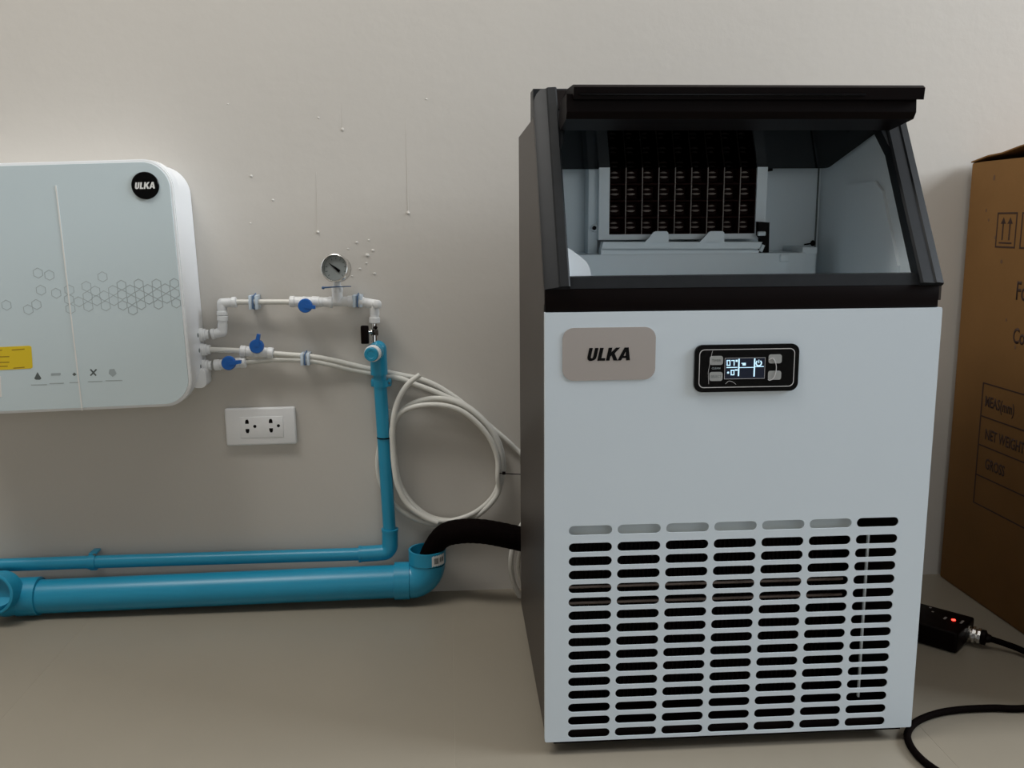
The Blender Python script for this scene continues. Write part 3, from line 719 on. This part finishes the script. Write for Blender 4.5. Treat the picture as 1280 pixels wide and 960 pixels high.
# left end: elbow whose socket opens towards the room
mc = A(-9, 743.5, DY-.048); lc = Vector((mc.x+.008, DY, .037))
g = G(); g.tube(smooth_path([A(24, 746, DY), Vector((lc.x+.004, DY, lc.z)), Vector((lc.x-.003, DY-.014, lc.z+.003)), mc+Vector((.003, .022, -.004))], 5), .0325, 28)
g.lathe([(0, .0325), (.001, .0360), (.034, .0360), (.035, .0345), (.035, .031), (.02, .030), (.02, 0)], mc+Vector((.004, .034, -.006)), (-.12, -1, .18), 32); g.build('left_elbow', M['blue'], dp)
rebase(dp)

# ------------------------------------------------------------------ drain hose into the pipe
hy = DY
hp = [Vector((xm-.006, hy, mz-.030)), A(541, 685, hy-.004), A(556, 669, hy-.014), A(578, 664, -.076), A(604, 664.5, -.085), A(630, 669, -.088), A(660, 676, -.090), A(690, 686, -.095), A(708, 696, -.110), Vector((A(716, 700, -.12).x, -.137, .125))]
g = G(); pth = smooth_path(hp, 10); n = len(pth)
rr = []
for i in range(n):
    s = i/(n-1); rr.append((.0150+.0072*min(1, s*4))*(1+.012*math.sin(i*1.9)))
rr = rr[:-6]+[.019]*6
g.tube(pth, rr, 22)
tag(g.build('drain_hose', M['rubber']), 'dark foam-covered drain hose curving into the upturned blue pipe mouth', 'hose')

# ------------------------------------------------------------------ white tubing
def Z3(u, v): return (430+u/2.823, 420+v/2.823)
def Q(pts, y, dy=None):
    out = []
    for i, (u, v) in enumerate(pts):
        yy = y if dy is None else y+(dy-y)*i/(len(pts)-1); out.append(A(*Z3(u, v), yy))
    return out
up_t = [P(338, 441, TY)]+[A(*q, TY) for q in ((360, 443.5), (385, 446), (412, 450.5), (440, 457))]+Q([(95, 112), (150, 126)], -.020)[0:0]
yb = -.0065
seq = [P(336, 441.2), A(360, 443.5, -.022), A(385, 445.2, -.020), A(412, 449.5, -.014), A(440, 456, -.0075), A(462, 461, yb), A(483, 465, yb), A(505, 469.5, yb), A(526, 474, yb), A(548, 483.5, yb), A(572, 499, yb), A(594, 517, yb), A(614, 534, yb), A(634, 551, yb), A(652, 568, yb), A(680, 592, -.03), A(700, 612, -.06)]
tubething(seq, 'long white tube passing above the coil towards the ice machine')
yc = -.0075
cseq = [P(304, 452.7), A(325, 451, -.022), A(350, 449.3, -.021), A(385, 450.7, -.020), A(412, 455.5, -.014), A(440, 462, -.0065), A(463, 466, yb), A(483, 470.5, yb)]
c2_ = [((200, 150), .0165*-1), ((250, 170), -.0165), ((310, 192), -.0165), ((370, 218), -.0165), ((440, 252), -.0165), ((500, 305), -.0165), ((545, 372), -.0165), ((563, 450), -.0165), ((553, 520), -.0165), ((520, 585), -.0165), ((455, 636), -.0165), ((380, 651), -.0165), ((305, 638), -.0165), ((240, 590), -.0165), ((197, 520), -.017), ((180, 440), -.020), ((174, 360), -.022),
       ((182, 300), -.0265), ((215, 255), -.0265), ((270, 228), -.0265), ((335, 220), -.0265), ((400, 235), -.0265), ((465, 275), -.0265), ((520, 335), -.0265), ((550, 410), -.0265), ((553, 485), -.0265), ((530, 560), -.0265), ((470, 618), -.0265), ((395, 648), -.0265), ((320, 650), -.026), ((255, 610), -.026), ((205, 545), -.026), ((182, 470), -.028), ((172, 390), -.031),
       ((170, 325), -.0365), ((195, 275), -.0365), ((255, 248), -.0365), ((330, 243), -.0365), ((400, 258), -.0365), ((460, 298), -.0365), ((512, 358), -.0365), ((541, 430), -.0365), ((543, 500), -.0365), ((545, 550), -.030), ((500, 610), -.030), ((430, 655), -.018), ((350, 668), -.012), ((280, 655), -.009), ((215, 625), -.0075), ((165, 580), -.0065), ((130, 520), -.0065), ((119, 460), -.0065), ((124, 400), -.0065), ((145, 330), -.0065),
       ((162, 260), -.0065)]
coil = cseq[:] + [A(*Z3(*q), y) for q, y in c2_]
tag_c = tubething(coil, 'white tube wound into a loose coil behind and beside the blue riser', n=8)
tag_c.name = 'coiled_tube'
fe = [((330, 660), -.040), ((285, 640), -.0415), ((225, 595), -.0425), ((190, 530), -.0435), ((178, 470), -.0435), ((172, 400), -.042), ((171, 330), -.044), ((178, 270), -.044), ((196, 215), -.042), ((228, 168), -.040), ((268, 137), -.038)]
g = G(); g.tube(smooth_path([A(*Z3(*q), y) for q, y in fe], 8), .0049, 12); g.build('free_end', M['tube'], tag_c)
# tie on the coil towards the machine
g = G(); a, b = A(621, 591.5, -.040), A(652, 593, -.040); g.tube([a, a.lerp(b, .45), b, b+Vector((.03, 0, 0))], [.0010, .0010, .0008, .0008], 8); g.box(a.x+.010, a.x+.016, a.y-.003, a.y+.002, a.z-.0025, a.z+.0025, .0005)
tag(g.build('cable_tie', M['black']), 'thin dark cable tie binding the right side of the tube coil', 'cable tie', 'cable ties')
# two loops behind the machine
tubething([A(662, 640, -.04), A(646, 668, -.04), A(639, 695, -.04), A(639.5, 718, -.04), A(646, 738, -.04), A(658, 757, -.05), A(676, 770, -.07)], 'outer white tube loop hanging beside the machine rear corner')
tubething([A(668, 650, -.055), A(655, 676, -.055), A(648, 700, -.055), A(649, 720, -.055), A(656, 738, -.055), A(668, 752, -.065), A(684, 762, -.08)], 'inner white tube loop hanging beside the machine rear corner', .0042)

# ------------------------------------------------------------------ wall outlet
oc = A(327, 531.8, -.001)
ot = thing('wall_outlet', oc, 'white double socket outlet on the wall below the purifier tubes', 'outlet', (0, -.008, 0))
g = G(); g.box(-.0635, .0635, -.010, .0005, -.0350, .0350, .004, 3); g.build('cover_plate', M['wplastic'], ot)
g = G(); g.box(-.037, .041, -.0112, -.009, -.0205, .0185, .0008); md = g.build('socket_module', M['wplastic'], ot)
for sx in (-.0235, .0190):
    for dx, dz, kind in ((0, .0105, 1), (.0, -.0075, -1), (.0135, .001, 0)):
        g = G()
        if kind: pr = [(sx+dx-.0033, dz-.0042*kind), (sx+dx+.0033, dz-.0042*kind), (sx+dx+.0033, dz), (sx+dx+.0018, dz+.0036*kind), (sx+dx-.0018, dz+.0036*kind), (sx+dx-.0033, dz)]
        else: pr = [(sx+dx+.0029*math.cos(t*PI/6), dz+.0029*math.sin(t*PI/6)) for t in range(12)]
        g.prism(pr, [], -.0114, -.0108); g.build('socket_hole', M['blackg'], md, smooth=False)

# ------------------------------------------------------------------ cardboard carton
bx = thing('cardboard_box', (.966, -.012, 0), 'tall brown cardboard carton with black print right of the ice machine', 'box', (0, 0, R(1.0)))
BH = .800; BD = .56; BW = .52
bpy.context.view_layer.update(); bi = bx.matrix_world.inverted()
def BL(px, py):
    """y,z on the carton's left face"""
    P0 = bx.matrix_world.translation; n_ = bx.matrix_world.to_3x3() @ Vector((1, 0, 0)); d = ray(px, py)
    q = CAM + d*((P0-CAM).dot(n_)/d.dot(n_)); q = bi @ q; return q.y, q.z
g = G(); t = bmesh.new()
nz = 10; ny = 8
def bulge(y, z): return -.008*math.sin(PI*min(1, max(0, z/BH)))*math.sin(PI*min(1, max(0, -y/BD)))
g.box(0, BW, -BD, 0, 0, BH, .004, 2)
g.build('carton_body', M['card'], bx)
fb = lambda a, b, d: (-.0002-d, a, b)
# folded top flaps, the near one standing slightly open
g = G()
yl = [0, -.05, -.09, -.14, -.2, -.3, -.4, -BD]; zl = [.002, .010, .012, .020, .026, .034, .038, .04]
vs = []
t = bmesh.new()
for y, z in zip(yl, zl):
    vs.append([t.verts.new((-.001, y, BH+z-.0025)), t.verts.new((-.001, y, BH+z)), t.verts.new((.08, y, BH+z*.85+.003)), t.verts.new((.255, y, BH+.006)), t.verts.new((.255, y, BH+.002)), t.verts.new((.08, y, BH+z*.85))])
for i in range(len(vs)-1):
    for k in range(6):
        j = (k+1) % 6; t.faces.new((vs[i][k], vs[i][j], vs[i+1][j], vs[i+1][k]))
t.faces.new(vs[0]); t.faces.new(vs[-1]); g.merge(t); g.build('top_flap', M['card'], bx, angle=20)
g = G(); g.box(.262, BW-.002, -BD, 0, BH, BH+.006, .001); g.build('far_flap', M['card'], bx)
# prints
(ya, za), (yb_, zb3) = BL(1247.5, 265.5), BL(1268.5, 310.5)
def frame(g, y0, y1, z0, z1, t_): g.prism([(y0, z0), (y1, z0), (y1, z1), (y0, z1)], [[(y0-t_, z0+t_), (y1+t_, z0+t_), (y1+t_, z1-t_), (y0-t_, z1-t_)]], 0, .0003, fb)
def arrows(g, y0, y1, z0, z1):
    h = z1-z0; w_ = y0-y1
    for f_ in (.33, .67):
        c_ = y0-w_*f_; g.prism([(c_-.0018, z0+h*.22), (c_+.0018, z0+h*.22), (c_+.0018, z1-h*.25), (c_-.0018, z1-h*.25)], [], 0, .0003, fb)
        g.prism([(c_-w_*.13, z1-h*.32), (c_+w_*.13, z1-h*.32), (c_, z1-h*.14)], [], 0, .0003, fb)
    g.prism([(y0-w_*.18, z0+h*.12), (y1+w_*.18, z0+h*.12), (y1+w_*.18, z0+h*.16), (y0-w_*.18, z0+h*.16)], [], 0, .0003, fb)
g = G(); frame(g, ya, yb_, zb3, za, .0028); arrows(g, ya, yb_, zb3, za); g.build('this_way_up_mark', M['cardink'], bx, smooth=False)
wd = ya-yb_
g = G(); y0_ = BL(1278.5, 262)[0]; frame(g, y0_, y0_-wd, zb3, za, .0028); g.build('second_mark_frame', M['cardink'], bx, smooth=False)
def BT(body, px, py, hpx, bold=.0006):
    g = G(); y_, z_ = BL(px, py); z2 = BL(px, py-hpx)[1]; sz = (z2-z_)/.70
    g.text(body, sz, lambda x, y, d: (-.0003-d, y_-x*.7, z_+y), .0002, bold=bold); return g.build('carton_lettering', M['cardink'], bx, smooth=False)
BT('Fo', 1269, 374, 23); BT('Co', 1265.5, 428, 19)
(yt0, zt0) = BL(1229, 478); (yt1, _) = (yt0-.30, 0)
rows = [BL(1228, v)[1] for v in (478, 520, 557, 596, 633)]
g = G()
for z in rows: g.prism([(yt0, z-.0012), (yt1, z-.0012), (yt1, z+.0012), (yt0, z+.0012)], [], 0, .0003, fb)
g.prism([(yt0, rows[-1]), (yt0-.003, rows[-1]), (yt0-.003, rows[0]), (yt0, rows[0])], [], 0, .0004, fb); g.build('label_table', M['cardink'], bx, smooth=False)
for (body, v) in (('MEAS(mm)', 507), ('NET WEIGHT', 548), ('GROSS', 585)): BT(body, 1231, v, 13)
for u, v, s in ((1243, 222, .004), (1233, 263, .0025), (1236, 275, .002), (1244, 297, .0025), (1252, 327, .003), (1258, 400, .0025), (1269, 434, .003)):
    a, b = BL(u, v); g = G(); g.prism([(a+s*math.cos(k*PI/4)*random.uniform(.7, 1.2), b+s*1.3*math.sin(k*PI/4)) for k in range(8)], [], 0, .0002, fb); g.build('stain', M['cardsp'], bx, smooth=False)

# ------------------------------------------------------------------ inline power box and cords
th = R(-47); dL = Vector((math.cos(th), math.sin(th), 0))
e = Vector((.8495, -.3065, 0))
pb = thing('power_adapter', e, 'black power adapter with red light on the floor behind the machine', 'power adapter', (0, 0, th))
g = G(); g.box(-.15, 0, -.044, .044, .001, .036, .004, 3); g.build('adapter_case', M['black'], pb)
bpy.context.view_layer.update(); pi_ = pb.matrix_world.inverted()
q = pi_ @ AZ(1192, 774.5, .037)
g = G(); g.lathe([(0, .0035), (.0012, .0032), (.002, 0)], (q.x, q.y, .0358), (0, 0, 1), 12); g.build('indicator_light', M['led'], pb)
for px, py, L_ in ((1181.5, 772, .010), (1202.5, 777, .014), (1163, 759, .004), (1166, 764, .003)):
    q = pi_ @ AZ(px, py, .037); g = G(); g.box(q.x-.0018, q.x+.0018, q.y-L_/2, q.y+L_/2, .0358, .0364); g.build('switch_mark', M['greyink'], pb, smooth=False)
g = G(); g.lathe([(0, .013), (.004, .014), (.006, .0105), (.009, .0145), (.013, .0145), (.014, .011), (.017, .0135), (.021, .0135), (.022, .010)], (-.001, .010, .018), (1, .12, 0), 12); g.build('cable_gland', M['chrome'], pb, angle=20)
g = G(); g.lathe([(0, .0125), (.006, .0125), (.008, .008), (.014, .006)], (.021, .0125, .018), (1, .12, 0), 16); g.build('strain_relief', M['black'], pb)
s0 = pb.matrix_world @ Vector((.034, .014, .018))
cp_ = [s0, AZ(1256, 804.5, .014), AZ(1280, 814, .010), Vector((.940, -.405, .006)), Vector((.952, -.445, .0055)), Vector((.945, -.485, .0055)), Vector((.905, -.507, .0055))]
lp = [(1280, 885.5), (1240, 885), (1200, 887), (1170, 892), (1146, 902), (1135, 915), (1136, 928), (1146, 943), (1163, 958), (1190, 974), (1230, 990)]
g = G(); g.tube(smooth_path(cp_+[AZ(*q, .0055) for q in lp], 8), .0050, 12); g.build('power_cord', M['rubber'], pb, mtx=pi_)
